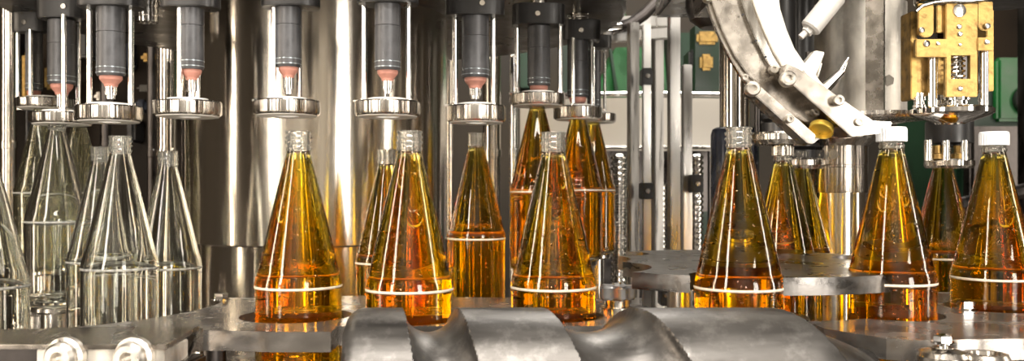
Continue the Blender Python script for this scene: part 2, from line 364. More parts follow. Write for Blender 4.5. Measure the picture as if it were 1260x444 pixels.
# ---------------------------------------------------------------- filling valves
def valve(px, Y, wd, y0, y1, sx, sw, sy0, sy1, tipy, rods, clamp, label, extra=None, rodw=7, bandat=(.38,)):
    """px,wd,y0,y1: bell disc; sx,sw,sy0,sy1: sleeve; rods: list of (px, dY); clamp: (x0,x1,y0,y1)"""
    s = Y/F
    t = thing('filling_valve', label, 'filling valve', (X(px, Y), Y, Z(y1, Y)))
    ox = t.location
    def L(p): return Vector(p)-ox
    r = RAD(wd, px, Y); zb = Z(y1-1, Y+r*.9); zt = Z(y0, Y-r); hgt = zt-zb
    zb -= ox.z; zt -= ox.z
    bm = bmesh.new()
    lathe(bm, [(.016, zb+.002), (r*.80, zb+.0005), (r*.93, zb), (r*.985, zb+.002), (r, zb+.004), (r, zt-.002), (r*.97, zt), (r*.70, zt), (r*.66, zt+.001), (.016, zt+.001)], (0, 0, 0), 72, close=True)
    link('centering_bell', bm, M['bell'], t)
    bm = bmesh.new(); lathe(bm, [(.0165, zb-.0010), (r*.90, zb-.0012), (r*.90, zb+.0004), (.0165, zb+.0018)], (0, 0, 0), 60, close=True)
    link('bell_liner', bm, M['liner'], t)
    bm = bmesh.new(); lathe(bm, [(.0165, zt+.0008), (r*.62, zt+.0008), (r*.60, zt+.004), (.0165, zt+.005)], (0, 0, 0), 48, close=True)
    link('bell_top_seal', bm, M['liner'], t)
    # sleeve
    sr = RAD(sw, sx, Y); c = X(sx, Y)-ox.x; a = Z(sy1, Y)-ox.z; b = max(Z(sy0, Y), HC+.20 if sy0 < 12 else 0)-ox.z
    bm = bmesh.new(); n = []
    Lg = b-a
    prof = [(0, a), (sr*.93, a), (sr, a+.003)]
    for f in bandat: prof += [(sr, b-Lg*f-.001), (sr*.955, b-Lg*f-.0006), (sr*.955, b-Lg*f+.0006), (sr, b-Lg*f+.001)]
    prof += [(sr, b-.002), (sr*.95, b), (0, b)]
    lathe(bm, prof, (c, 0, 0), 40); link('valve_sleeve', bm, M['sleeve'], t)
    bm = bmesh.new()
    for f, hh in [(.04, .0012), (.115, .0012)]: lathe(bm, [(sr*1.0, a+Lg*f), (sr*1.02, a+Lg*f), (sr*1.02, a+Lg*f+hh), (sr, a+Lg*f+hh)], (c, 0, 0), 40, close=True)
    link('sleeve_band', bm, M['band'], t)
    # rubber
    pr = sr*.80; h = 13*s
    bm = bmesh.new(); lathe(bm, [(0, a-h), (pr*.55, a-h), (pr*.62, a-h*.75), (pr*.95, a-h*.35), (pr, a-h*.2), (pr, a+.001), (0, a+.001)], (c, 0, 0), 32)
    link('rubber_nozzle', bm, M['pink'], t)
    ty = Z(tipy, Y)-ox.z if tipy else zt
    bm = bmesh.new(); tr = sr*.42; lo = min(ty, a-h-.002)
    lathe(bm, [(0, lo), (tr*.7, lo), (tr*.75, lo+(a-h-lo)*.3), (tr, lo+(a-h-lo)*.34), (tr, a-h+.002), (0, a-h+.002)], (c, 0, 0), 24); link('nozzle_tip', bm, M['chrome'], t)
    bm = bmesh.new(); cyl(bm, (c, 0, zt-.002), (c, 0, lo+.001), tr*.35, seg=12); link('vent_tube', bm, M['darkmetal'], t)
    # rods
    x0, x1, cy0, cy1 = clamp
    cz0 = Z(cy1, Y)-ox.z; cz1 = Z(cy0, Y)-ox.z
    if cy0 <= 0: cz1 = HC+.30-ox.z
    for rx, dy in rods:
        bm = bmesh.new(); xx = X(rx, Y+dy)-ox.x; rr = RAD(rodw, rx, Y)
        cyl(bm, (xx, dy, zt-.001), (xx, dy, cz0+.002), rr, seg=20)
        lathe(bm, [(rr, zt+.0005), (rr*1.5, zt+.0005), (rr*1.5, zt+.004), (rr, zt+.005)], (xx, dy, 0), 20, close=True)
        link('guide_rod', bm, M['chrome'], t)
    # clamp
    cw = RAD(x1-x0, (x0+x1)/2, Y); cc = X((x0+x1)/2, Y)-ox.x
    bm = bmesh.new()
    pts = []
    for i in range(40):
        th = 2*PI*i/40; co, si = math.cos(th), math.sin(th)
        k = (abs(co)**3.2+abs(si)**3.2)**(-1/3.2)
        pts.append(Vector((cc+cw*k*co, cw*.62*k*si, cz0)))
    prism(bm, pts, (0, 0, min(cz1, cz0+.05)-cz0), .0012)
    link('clamp_block', bm, M['black'], t, ang=.36)
    bm = bmesh.new(); scz = min((cz0+min(cz1, cz0+.05))/2, cz0+.016)
    yf = -cw*.62
    lathe(bm, [(0, 0), (.0045, 0), (.0045, .0015), (.004, .002), (0, .002)], (cc+(0.012 if cy0 <= 0 else -.002), yf+.0006, scz), 20, axis=(0, -1, 0))
    sc = link('clamp_screw', bm, M['steel'], t)
    topz = HC+.331-ox.z; ct = min(cz1, cz0+.05)
    bm = bmesh.new(); lathe(bm, [(0, ct-.002), (sr*.72, ct-.002), (sr*.72, topz), (0, topz)], (c, 0, 0), 24)
    for q in range(6): lathe(bm, [(sr*.7, ct+.02+q*.009), (sr*.95, ct+.021+q*.009), (sr*.95, ct+.025+q*.009), (sr*.7, ct+.026+q*.009)], (c, 0, 0), 24, close=True) if ct+.026+q*.009 < topz else None
    link('valve_stem', bm, M['steel'], t)
    if extra == 'spring':
        bm = bmesh.new(); spring(bm, (c, 0, 0), sr*.95, ct, ct+.035, 5, .0012); link('spring', bm, M['chrome'], t)
    # side hook
    bm = bmesh.new(); cyl(bm, (-r*1.06, 0, zt+.001), (-r*.5, -.006, zt+.001), .0016, seg=8, bev=.0005); link('locating_pin', bm, M['steel'], t)
    return t
V = 'steel bell filling valve '
valve(55, 1.66, 76, 118, 137, 42, 22, 40, 112, None, [(22, 0), (38, -.02)], (15, 60, 16, 40), V+'farthest left in the background, above the droplet-covered bottle', rodw=6)
valve(76, 1.39, 82, 136, 156, 76, 36, 25, 104, None, [(78.5, -.030), (96, .03)], (45, 110, -5, 24), V+'whose bright rod crosses its sleeve, holding the raised clear bottle', rodw=7)
valve(134, 1.27, 86, 127, 153, 136.5, 37, 8, 94, 122, [(110, 0), (161, 0)], (94, 180, -5, 10), V+'over the largest clear bottle', rodw=8)
valve(231, 1.215, 86, 121, 147, 236, 31, 0, 86, 119, [(221, -.012), (243, .028)], (198, 272, -8, 11), V+'left of the drum, over the rightmost clear bottle', rodw=7.5)
valve(353, 1.24, 83, 120, 146, 355, 31, 0, 83, 116, [(337, -.010), (368, .026)], (322, 394, -8, 10), V+'hanging above the lone amber bottle', rodw=7.5)
valve(477, 1.23, 81, 121, 147, 477, 32, 0, 87, 115, [(448, 0), (503, 0)], (440, 515, -8, 6), V+'in front of the bright streak on the drum', rodw=7)
valve(586, 1.37, 73, 127, 154, 585, 34, 15, 96, 122, [(560, 0), (607.5, 0)], (548, 621, -5, 21), V+'with thick black clamp just above an uncapped amber neck', rodw=7)
valve(662, 1.50, 67, 112, 134, 663, 28, 32, 106, None, [(636, 0), (689.5, 0)], (630, 695, 7, 32), V+'with a slotted screw centred in its black clamp', rodw=6)
valve(711, 1.66, 60, 129, 150, 711, 26, 50, 120, None, [(705.5, -.02), (728, .02)], (692, 739, 26, 50), V+'with coil spring above a grey clamp', extra='spring', rodw=5)
valve(735, 1.84, 46, 138, 153, 731, 17, 63, 132, None, [(730, -.016), (744, .012)], (718, 752, 44, 60), V+'farthest right and deepest on the carousel', rodw=4)

# ---------------------------------------------------------------- machine base, transfer table, guide plates
bm = bmesh.new(); box(bm, (-1.15, .62, 0), (1.15, 2.45, TT-.030), .01)
tag(link('machine_base', bm, M['steel']), 'steel machine base under the whole filling line', 'machine base')
bm = bmesh.new(); box(bm, (-.95, .875, TT-.030), (.95, 1.10, STAND-.0005), .001); o = link('transfer_table', bm, M['wet'])
cut(o, [cutter(CCX, CCY, .612, 0.9, 1.6, 128)])
tag(o, 'low steel transfer table the bottles slide across in front of the carousel', 'table')
bm = bmesh.new(); box(bm, (.262, 1.101, TT-.030), (.95, 1.75, STAND-.0005), .001)
tag(link('discharge_table', bm, M['wet']), 'low steel table under the capping heads', 'table')
GP = HC-.132; GT = .019
def plate2d(name, poly, z0, z1, mat, holes=(), bev=0):
    bm = bmesh.new(); prism(bm, [Vector((x, y, z0)) for x, y in poly], (0, 0, z1-z0))
    o = link(name, bm, mat)
    cs = [cutter(x, y, r, z0-.05, z1+.05, 96) for x, y, r in holes]
    if cs: cut(o, cs)
    return o
g = thing('guide_plate', 'thick worn steel guide plate with a round bottle pocket, left of the feed screw', 'guide plate', (-.3, .9, GP-GT))
poly = [(-.45, .846), (-.268, .846), (-.225, .838), (-.170, .838), (-.170, .874), (.150, .874), (.155, 1.03), (.10, 1.10), (-.10, 1.115), (-.36, 1.158)]
o = plate2d('plate', poly, GP-GT, GP, M['wet'], [(-.60, 1.05, .255), (-.2295, .95, .0585), (-.1065, .93, .0545), (.044, .95, .054), (CCX, CCY, .612)])
o.parent = g; o.location = -g.location
for (px, py) in ((186*1.0, 389), (398, 378.5)):
    pass
bx, by = X(272, 1.085), 1.085
bm = bmesh.new(); hexbolt(bm, Vector((bx, by, GP))-g.location, (0, 0, 1), .0085, .009); link('hex_nut', bm, M['chrome'], g)
for (x, y) in ((-.30, .90), (-.14, 1.06), (.02, 1.06)):
    bm = bmesh.new(); cyl(bm, Vector((x, y, STAND-.0005))-g.location, Vector((x, y, GP-GT+.001))-g.location, .012); link('spacer_post', bm, M['darkmetal'], g)
# right guide plate
g = thing('guide_plate', 'thick worn steel guide plate with curved bottle pockets in the lower right corner', 'guide plate', (.5, .9, GP-GT))
ph = [(.408, .961, .053), (X(1223, 1.02), 1.02, .053), (.28, 1.106, .222)]
poly = [(.335, .80), (.36, .79), (.42, .797), (.47, .80), (.52, .783), (.60, .79), (.78, .80), (.78, 1.17), (.30, 1.17), (.30, .86)]
o = plate2d('plate', poly, GP-GT, GP, M['wet'], [(.408, .961, .0535), (X(1223, 1.02), 1.02, .0535), (.28, 1.106, .200)])
o.parent = g; o.location = -g.location
bm = bmesh.new(); hexbolt(bm, Vector((X(1187, 1.0), 1.0, GP))-g.location, (0, 0, 1), .0095, .010); link('hex_nut', bm, M['chrome'], g)
for (x, y) in ((.52, .895), (.50, 1.08)):
    bm = bmesh.new(); cyl(bm, Vector((x, y, STAND-.0005))-g.location, Vector((x, y, GP-GT+.001))-g.location, .012); link('spacer_post', bm, M['darkmetal'], g)
# ---------------------------------------------------------------- star wheel
SX, SY = .279, 1.106
g = thing('star_wheel', 'dark steel star wheel with rounded pockets holding the uncapped amber bottle', 'star wheel', (SX, SY, STAND))
sz1 = HC-.0865; sz0 = sz1-.018
bm = bmesh.new(); cyl(bm, (SX, SY, sz0), (SX, SY, sz1), .212, seg=200)
o = link('star_plate', bm, M['worn'])
cs = []
for k in range(6):
    a = math.radians(-104.6+60*k)
    cs.append(cutter(SX+.193*math.cos(a), SY+.193*math.sin(a), .0478, sz0-.05, sz1+.05, 96))
    c2 = math.radians(-104.6+60*k+30)
cs.append(cutter(.06, 1.03, .10, sz0-.05, sz1+.05, 96)); cs.append(cutter(.052, 1.15, .10, sz0-.05, sz1+.05, 96))
for (dx, dy, r) in ((.03, .055, .006), (-.04, -.05, .006), (.05, -.115, .0045), (-.085, -.10, .0045), (.0, 0, .03)): cs.append(cutter(SX+dx, SY+dy, r, sz0-.05, sz1+.05, 32))
cut(o, cs); o.parent = g; o.location = -g.location
bm = bmesh.new(); lathe(bm, [(0, -.0005), (.045, -.0005), (.045, .01), (.028, .012), (.028, sz1-STAND+.004), (.020, sz1-STAND+.006), (0, sz1-STAND+.006)], (0, 0, 0), 48); link('hub', bm, M['steel'], g)
for (px, Y, w, bot) in ((1025, .985, 26, 1), (837, 1.02, 26, 1)):
    bm = bmesh.new(); cyl(bm, Vector((X(px, Y), Y, STAND-.0005))-g.location, Vector((X(px, Y), Y, sz0+.001))-g.location, RAD(w, px, Y), seg=32, bev=.001); link('spacer_post', bm, M['bolt'], g)
o = plate2d('lower_star', [(SX+.085*math.cos(2*PI*i/96), SY+.085*math.sin(2*PI*i/96)) for i in range(96)], sz0-.062, sz0-.050, M['worn'],
            [(SX+.193*math.cos(math.radians(-104.6+60*k)), SY+.193*math.sin(math.radians(-104.6+60*k)), .0478) for k in range(6)])
o.parent = g; o.location = -g.location
# ---------------------------------------------------------------- star-shaped clamp knob
kx, ky = .116, .99
g = thing('clamp_knob', 'grey metal star-shaped clamp knob on a short cylinder beside the amber bottles', 'knob', (kx, ky, GP))
bm = bmesh.new(); lathe(bm, [(0, 0), (.019, 0), (.019, .004), (.014, .005), (.014, .012), (0, .012)], (0, 0, 0), 32); link('knob_stem', bm, M['steel'], g)
bm = bmesh.new(); pts = []
for i in range(80):
    a = 2*PI*i/80; r = .0185+.0035*math.cos(5*a+.5)
    pts.append(Vector((r*math.cos(a), r*math.sin(a), .012)))
prism(bm, pts, (0, 0, .016), .0025); link('knob_grip', bm, M['matte'], g, ang=.36)
bm = bmesh.new(); cyl(bm, (0, 0, .027), (0, 0, .031), .005, seg=6); link('knob_insert', bm, M['chrome'], g)

# ---------------------------------------------------------------- feed screw
AY = .79; AR = .075; AZ = HC-.1785
def phi(x):
    if x < 530: return (x-530)/146.
    return (-146+math.sqrt(146**2+4*57*(x-530)))/(2*57)
def radius(x, th):
    R = AR
    if x < 447: R -= .010*(1-math.sqrt(max(0, 1-((447-x)/20.)**2)))*1.0 if x > 427 else .010
    if x > 985: R = .012+(AR-.012)*math.sqrt(max(0, 1-((x-985)/118.)**2))
    u = phi(x)-th/(2*PI); u = u-round(u)
    w = .225
    if abs(u) < w:
        d = .0215*math.sqrt(max(0, 1-(u/w)**2))
        R -= d*min(1, max(0, (R-.015)/.03))
    return R
bm = bmesh.new(); NT = 220; rings = []
xs = [427+i*2.0 for i in range(int((1102-427)/2)+1)]
for x in xs:
    wx = (x-CX)*AY*1.0/F*.985
    rings.append([bm.verts.new((wx, AY-radius(x, th)*math.sin(th+.13), AZ+radius(x, th)*math.cos(th+.13))) for th in [2*PI*k/NT for k in range(NT)]])
for a, b in zip(rings, rings[1:]):
    for i in range(NT): bm.faces.new((a[i], b[i], b[(i+1) % NT], a[(i+1) % NT]))
bm.faces.new(rings[0]); bm.faces.new(rings[-1][::-1])
g = thing('feed_screw', 'large scuffed grey steel feed screw with wide spiral groove lying across the foreground', 'feed screw', (0, AY, AZ))
o = link('screw_body', bm, M['screw'], g, ang=.45); o.location = -g.location
bm = bmesh.new(); cyl(bm, (-.28, 0, 0), (.42, 0, 0), .012); link('screw_shaft', bm, M['steel'], g)
for x in (-.28, .42):
    bm = bmesh.new(); box(bm, (x-.02, -.03, TT-.030-AZ), (x+.0, .03, .03), .002); link('bearing_block', bm, M['darkmetal'], g)

# ---------------------------------------------------------------- front left sensor/guide block
g = thing('guide_bracket_block', 'scratched steel bracket block with two round bolts in the lower left corner', 'bracket', (-.35, .68, GP-.02))
oz = g.location
FYb = .70
def Q(px, py, Y): return W(px, py, Y)-oz
# top plate with pale rim
bm = bmesh.new()
zt = Z(409, .74)
zt = GP+.0045
pts = [(X(-40, .82), .82), (X(120, .84), .842), (X(244, .84), .842), (X(244, .84), .835), (X(204, .74), .742), (X(-40, .74), .742)]
prism(bm, [Vector((x, y, zt-.004))-oz for x, y in pts], (0, 0, .004), .0006); link('top_plate', bm, M['bracket'], g)
bm = bmesh.new(); box(bm, Vector((X(45, .745), .745, GP-.10))-oz, Vector((X(202, .745), .80, zt-.0045))-oz, .0008); link('bolted_block', bm, M['galv'], g)
bm = bmesh.new(); box(bm, Vector((X(-40, .765), .77, GP-.10))-oz, Vector((X(44, .765), .80, zt-.0045))-oz, .001); link('rear_web', bm, M['darkmetal'], g)
for px in (84, 168):
    bm = bmesh.new(); p = Q(px, 438, .745)
    lathe(bm, [(0, 0), (.0165, 0), (.0165, .006), (.0135, .008), (.0135, .013), (.011, .016), (.006, .016), (.006, .008), (0, .008)], p, 32, axis=(-.1, -1, .0)); link('socket_bolt', bm, M['bolt'], g)
# right angled side bracket with hole
a = W(204, 408, .742); b = W(245, 398, .84)
bm = bmesh.new(); d = (b-a); d.z = 0; nrm = Vector((d.y, -d.x, 0)).normalized()*.004
z0 = GP-.09
P0 = Vector((a.x, a.y, 0)); P1 = Vector((b.x, b.y, 0))
def side(f, z): p = P0.lerp(P1, f); return Vector((p.x, p.y, z))-oz
prism(bm, [side(0, z0), side(1, z0), side(1, zt-.001), side(.9, zt-.004), side(.55, zt-.020), side(.1, zt-.024), side(0, zt-.030)], nrm, .0006)
o = link('side_bracket', bm, M['bracket'], g)
bm = bmesh.new(); p = P0.lerp(P1, .5); p = Vector((p.x, p.y, GP-.038))-oz
cyl(bm, p-nrm*.05, p+nrm*1.25, .011, seg=32); link('side_hole_plug', bm, M['darkmetal'], g)
bm = bmesh.new(); p = P0.lerp(P1, .82); p = Vector((p.x, p.y, GP-.018))-oz
cyl(bm, p, p+nrm*1.5, .0035, seg=20, bev=.0005); link('side_screw', bm, M['steel'], g)
bm = bmesh.new(); box(bm, Vector((X(60, .77), .755, TT-.030))-oz, Vector((X(190, .77), .80, GP-.098))-oz, .001); link('foot', bm, M['darkmetal'], g)

# adjusting knob, lower right
g = thing('adjusting_knob', 'domed steel adjusting knob with hex nut on top at the bottom right', 'knob', W(1160, 440, .755))
zk = Z(432, .755)-g.location.z
bm = bmesh.new(); r = RAD(66, 1160, .755)
zf = TT-.030-g.location.z
lathe(bm, [(0, zf), (r*.5, zf), (r*.5, -.03), (r, -.028), (r, zk-.004), (r*.92, zk), (r*.45, zk+.003), (.009, zk+.0035), (0, zk+.0035)], (0, 0, 0), 48); link('knob_body', bm, M['alu'], g)
bm = bmesh.new(); cyl(bm, (0, 0, zk+.003), (0, 0, zk+.010), .0042, seg=20); hexbolt(bm, (0, 0, zk+.007), (0, 0, 1), .0078, .007, True); link('hex_nut', bm, M['chrome'], g)
bm = bmesh.new(); c = W(1212, 452, .75); r = .020
lathe(bm, [(0, TT-.030-c.z), (r*.8, TT-.030-c.z), (r*.8, -.01), (r, -.008), (r, .008), (r*.9, .012), (r*.6, .012), (r*.55, .008), (0, .008)], c, 40)
tag(link('steel_bushing', bm, M['alu']), 'ring-topped steel bushing right of the domed adjusting knob', 'bushing')

# ---------------------------------------------------------------- cap chute
CYF = .965                                                         # front face distance
def pl(name, pts, y0, dep, mat, par, bev=.0008):
    bm = bmesh.new(); prism(bm, [Vector((X(px, y0), y0, Z(py, y0)))-par.location for px, py in pts], (0, dep, 0), bev); return link(name, bm, mat, par)
g = thing('cap_chute', 'curved aluminium cap chute sweeping down to the capped bottles, studded with bolts', 'chute', W(1000, 90, CYF))
outer = [(858, -40), (868, -4), (873, 12), (881, 34), (890, 54), (900, 74), (912, 93), (925, 108), (938, 119)]
inner = [(974, 96), (968, 84), (960, 66), (953, 46), (947, 24), (943, 2), (938, -40)]
pl('chute_back_plate', outer+[(1000, 177), (1050, 140), (1010, 100)]+[(988, 84), (984, 72), (974, 56), (964, 34), (956, 8), (952, -40)], CYF+.008, .010, M['alu'], g)
pl('curved_track', [(868, -40), (874, -4), (880, 14), (890, 40), (905, 70), (922, 94), (940, 108), (958, 92), (945, 76), (932, 52), (922, 28), (913, 2), (906, -40)], CYF+.003, .006, M['alu'], g)
pl('inner_rail', [(906, -40), (913, 2), (920, 24), (930, 48), (943, 74), (957, 94), (964, 88), (952, 70), (940, 44), (930, 20), (924, 0), (917, -40)], CYF-.004, .013, M['steel'], g)
pl('face_plate', [(919, -40), (926, 0), (932, 18), (942, 42), (953, 66), (966, 86), (985, 92), (992, 80), (978, 60), (968, 36), (960, 10), (955, -40)], CYF+.001, .008, M['galv'], g)
pl('lower_block', [(925, 108), (965, 84), (1046, 140), (1004, 158)], CYF-.002, .012, M['bracket'], g)
pl('outer_side_bar', [(923, 112), (932, 103), (1004, 166), (1001, 177), (994, 176)], CYF-.020, .032, M['alu'], g)
pl('upper_side_bar', [(968, 78), (982, 84), (1084, 155), (1084, 164), (1048, 168), (962, 92)], CYF-.032, .042, M['bracket'], g)
pl('corner_bracket', [(985, 84), (1003, 62), (1015, 64), (1010, 78), (1004, 92), (1022, 118), (1050, 142), (1040, 146)], CYF+.006, .016, M['galv'], g)
pl('outlet_plate', [(1030, 140), (1070, 148), (1098, 150), (1094, 160), (1060, 168), (1034, 168)], CYF+.012, .03, M['steel'], g)
for (px, py, r, h, dy) in ((968, 98, .0082, .011, -.032), (925, 110, .0078, .012, -.020), (951, 86, .0052, .010, -.004), (1003, 137, .0055, .010, -.004), (1030, 124, .0058, .010, -.032), (971, 147, .0040, .007, -.020), (916, 96, .0036, .008, .0), (1057, 150, .0045, .004, -.032), (870, -2, .0055, .01, .003)):
    bm = bmesh.new(); p = W(px, py, CYF+dy)-g.location
    lathe(bm, [(0, 0.001), (r, .001), (r*1.02, -h*.2), (r, -h*.85), (r*.85, -h), (r*.5, -h), (r*.45, -h*.7), (0, -h*.7)], p, 20, axis=(0.1, 1, .0)); link('bolt', bm, M['bolt'], g)
for (px, py) in ((914, 18), (930, 50), (942, 70)):
    bm = bmesh.new(); p = W(px, py, CYF-.004)-g.location; cyl(bm, p+Vector((0, .002, 0)), p-Vector((0, .0006, 0)), .0012, seg=12); link('pin_hole', bm, M['black'], g)
bm = bmesh.new(); cyl(bm, W(985, 46, .985)-g.location, W(997, 34, .985)-g.location, .0035, seg=16); cyl(bm, W(992, 40, .985)-g.location, W(1000, 32, .985)-g.location, .0062, seg=6)
cyl(bm, W(996, 36, .985)-g.location, W(1030, -6, .985)-g.location, .0115, seg=32, bev=.002); link('air_cylinder', bm, M['softwhite'], g)
bm = bmesh.new(); cyl(bm, W(1006, 118, .985)-g.location, W(1036, 88, .985)-g.location, .0075, .0045, seg=24); cyl(bm, W(1034, 90, .985)-g.location, W(1044, 71, .985)-g.location, .0042, .0008, seg=20); link('spring_plunger', bm, M['chrome'], g)
bm = bmesh.new(); tube(bm, [W(1010, 78, .99)-g.location, W(1004, 100, .99)-g.location, W(1016, 122, .99)-g.location], .002); link('wire', bm, M['steel'], g)
bm = bmesh.new(); box(bm, Vector((.235, CYF+.004, HC+.225))-g.location, Vector((.275, 1.16, HC+.250))-g.location, .001); link('mounting_arm', bm, M['bracket'], g)
bm = bmesh.new(); box(bm, Vector((.262, 1.12, HC+.249))-g.location, Vector((.300, 1.16, HC+.3135))-g.location, .001); link('hanger', bm, M['bracket'], g)
# the cap waiting at the mouth
cp = W(1011, 158, CYF-.012)
bm = bmesh.new(); ax = -Vector((.38, .50, .80)).normalized()
lathe(bm, [(0, .0025), (.0118, .0025), (.0128, .0015), (.0128, -.004), (.0118, -.0045), (.011, -.0035), (.011, .0005), (0, .0005)], cp, 40, axis=-ax)
g2 = tag(link('bottle_cap', bm, M['gold']), 'yellow-lined bottle cap lying tilted in the mouth of the cap chute', 'cap')
bm = bmesh.new(); lathe(bm, [(0, 0), (.005, 0), (.0055, -.006), (.003, -.008), (0, -.008)], W(991, 163, CYF-.004), 20, axis=(.3, 1, .3)); o = link('rubber_stop', bm, M['pink'], g); o.location = -g.location

# ---------------------------------------------------------------- capper frame
bm = bmesh.new(); box(bm, (X(868, 1.2), 1.10, HC+.314), (X(1128, 1.2)+.02, 1.62, HC+.345), .003)
o = bm
gf = thing('capper_top_plate', 'dark horizontal machine plate along the top above the cap chute', 'machine plate', (X(1000, 1.2), 1.3, HC+.314))
o = link('plate', bm, M['worn'], gf); o.location = -gf.location
bm = bmesh.new(); p = Vector((X(966, 1.50), 1.50, HC+.314))-gf.location; lathe(bm, [(0, 0.001), (.022, .001), (.022, -.004), (.019, -.004), (.019, -.018), (.016, -.021), (0, -.021)], p, 6); link('hex_bolt', bm, M['chrome'], gf)
bm = bmesh.new(); cyl(bm, p+Vector((.0, 0, -.021)), p+Vector((0, 0, -.034)), .016, seg=24); link('locknut', bm, M['darkmetal'], gf)
bm = bmesh.new(); box(bm, (X(868, 1.6), 1.56, 1.2), (X(868, 1.6)+.02, 1.60, HC+.314)); bm.free()
# turret column with galvanised skin
tcx, tcy, tr = X(1061, 1.5), 1.52, RAD(122, 1061, 1.5)
bm = bmesh.new(); cyl(bm, (tcx, tcy, Z(147, 1.45)), (tcx, tcy, HC+.314), tr, seg=96); tag(link('turret_cover', bm, M['galv']), 'speckled galvanised round cover behind the square bar', 'machine cover')
g = thing('turret_column', 'polished steel column with bolted collar behind the star wheel', 'column', (X(1041, 1.42), 1.46, STAND-.0005))
oz = g.location
bm = bmesh.new(); r0 = RAD(73, 1041, 1.42)
def zz(py): return Z(py, 1.42)-oz.z
lathe(bm, [(0, 0), (r0, 0), (r0, zz(236)), (0, zz(236))], (0, 0, 0), 72); link('column_shaft', bm, M['drum'], g)
bm = bmesh.new(); r1 = RAD(79, 1041, 1.42)
lathe(bm, [(0, zz(237)), (r1*.98, zz(237)), (r1, zz(235)), (r1, zz(206)), (r1*.985, zz(205)), (r1*.985, zz(203)), (r1, zz(202)), (r1, zz(178)), (0, zz(178))], (0, 0, 0), 72); link('collar', bm, M['bell'], g)
bm = bmesh.new(); lathe(bm, [(0, zz(179)), (r1*1.05, zz(179)), (r1*1.3, zz(170)), (r1*1.32, zz(158)), (r1*1.25, zz(155)), (0, Z(147, 1.45)-oz.z)], (0, 0, 0), 72); link('upper_flange', bm, M['steel'], g)
for px in (1008, 1025):
    bm = bmesh.new(); th = math.asin((X(px, 1.42)-oz.x)/r1*.99); d = Vector((math.sin(th), -math.cos(th), 0)); socket(bm, Vector((0, 0, zz(190)))+d*(r1-.001), d, .0085, .006); link('socket_bolt', bm, M['steel'], g)
# square bar
bm = bmesh.new(); a = W(1077, 141, 1.22); b = W(1077, 3, 1.22)
R45 = Matrix.Translation((a.x, a.y, 0))@Matrix.Rotation(math.radians(-28), 4, 'Z')
box(bm, (-.0115, -.0115, a.z), (.0115, .0115, HC+.3135), .0012, mat=R45)
g = thing('square_bar', 'upright square aluminium bar standing on a thin round flange right of the cap chute', 'bar', (a.x, a.y, HC+.1)); o = link('bar', bm, M['alu'], g); o.location = -g.location
sqa = None
bm = bmesh.new(); cyl(bm, W(1093, 99, 1.40), W(1093, 99, 1.36), .009, seg=6); tag(link('hex_bolt', bm, M['chrome']), 'small hex bolt on the galvanised cover right of the square bar', 'bolt')
bm = bmesh.new(); lathe(bm, [(0, 0), (.07, 0), (.075, .003), (.075, .008), (.068, a.z+.001-Z(148, 1.26)), (0, a.z+.001-Z(148, 1.26))], W(1077, 148, 1.26)-g.location, 64); link('foot_flange', bm, M['bell'], g)

# dark head over metal-capped bottle
def cap_head_dark(px, Y, w, ydisc, ytop, label):
    g = thing('capping_head', label, 'capping head', W(px, ydisc, Y)); r = RAD(w, px, Y)
    bm = bmesh.new(); lathe(bm, [(.017, 0), (r*.9, 0), (r, .006), (r, .014), (r*.95, .017), (.017, .017)], (0, 0, 0), 56, close=True); link('head_flange', bm, M['bell'], g)
    zt = HC+.3135-g.location.z; bm = bmesh.new(); pr = [(0, .016), (r*.7, .016), (r*.7, .03)]
    for q in range(4): pr += [(r*.55, .032+q*.012), (r*.72, .036+q*.012), (r*.72, .041+q*.012)]
    pr += [(r*.5, .09), (r*.5, zt), (0, zt)]
    lathe(bm, pr, (0, 0, 0), 48); link('head_body', bm, M['black'], g)
    for sx in (-1, 1):
        bm = bmesh.new(); cyl(bm, (sx*r*.86, -.01, .016), (sx*r*.86, -.01, min(zt, .13)), .0045, seg=16); link('guide_rod', bm, M['darkmetal'], g)
    return g
cap_head_dark(961, 1.27, 76, 178, 0, 'dark capping head above the bottle with the dull metallic cap')
cap_head_dark(987, 1.44, 60, 208, 0, 'dark capping head half hidden behind the cap chute outlet')
# dark posts left of chute
g = thing('support_post', 'tall polished dark steel post behind the uncapped bottle under the chute', 'post', (X(904, 1.45), 1.45, STAND-.0005))
bm = bmesh.new(); r = RAD(38, 904, 1.45); cyl(bm, (0, 0, 0), (0, 0, HC+.314-g.location.z), r, seg=48); link('post_tube', bm, M['drum'], g)
bm = bmesh.new(); r = RAD(60, 904, 1.45); h = Z(157, 1.45)-g.location.z; lathe(bm, [(0, 0), (r, 0), (r, h-.012), (r*.93, h-.003), (r*.8, h), (0, h)], (0, 0, 0), 48); link('post_sleeve', bm, M['darkblue'], g)

# brass capping head
HYc = 1.12
g = thing('capping_head', 'big brass plated capping head with chrome rods and springs, upper right', 'capping head', W(1171, 156, HYc))
oz = g.location
def z_(py, Y=HYc): return Z(py, Y)-oz.z
r = RAD(106, 1171, HYc)
bm = bmesh.new(); lathe(bm, [(.018, z_(150)), (r*.35, z_(152)), (r*.6, z_(148)), (r*.9, z_(143)), (r, z_(140)), (r, z_(135)), (r*.94, z_(133)), (.018, z_(133))], (0, 0, 0), 72, close=True); link('head_flange', bm, M['chrome'], g)
bm = bmesh.new(); lathe(bm, [(0, z_(134)), (r*.28, z_(134)), (r*.28, z_(129)), (r*.33, z_(128)), (r*.33, z_(123)), (r*.27, z_(122)), (r*.27, z_(0)), (0, z_(-60))], (0, 0, 0), 40); link('spindle', bm, M['steel'], g)
bm = bmesh.new(); lathe(bm, [(0, z_(4)), (r*.86, z_(4)), (r*.9, z_(2)), (r*.9, z_(-3)), (r*.84, z_(-5)), (r*.84, z_(-28)), (0, z_(-28))], (0, 0, 0), 56); link('upper_ring', bm, M['steel'], g)
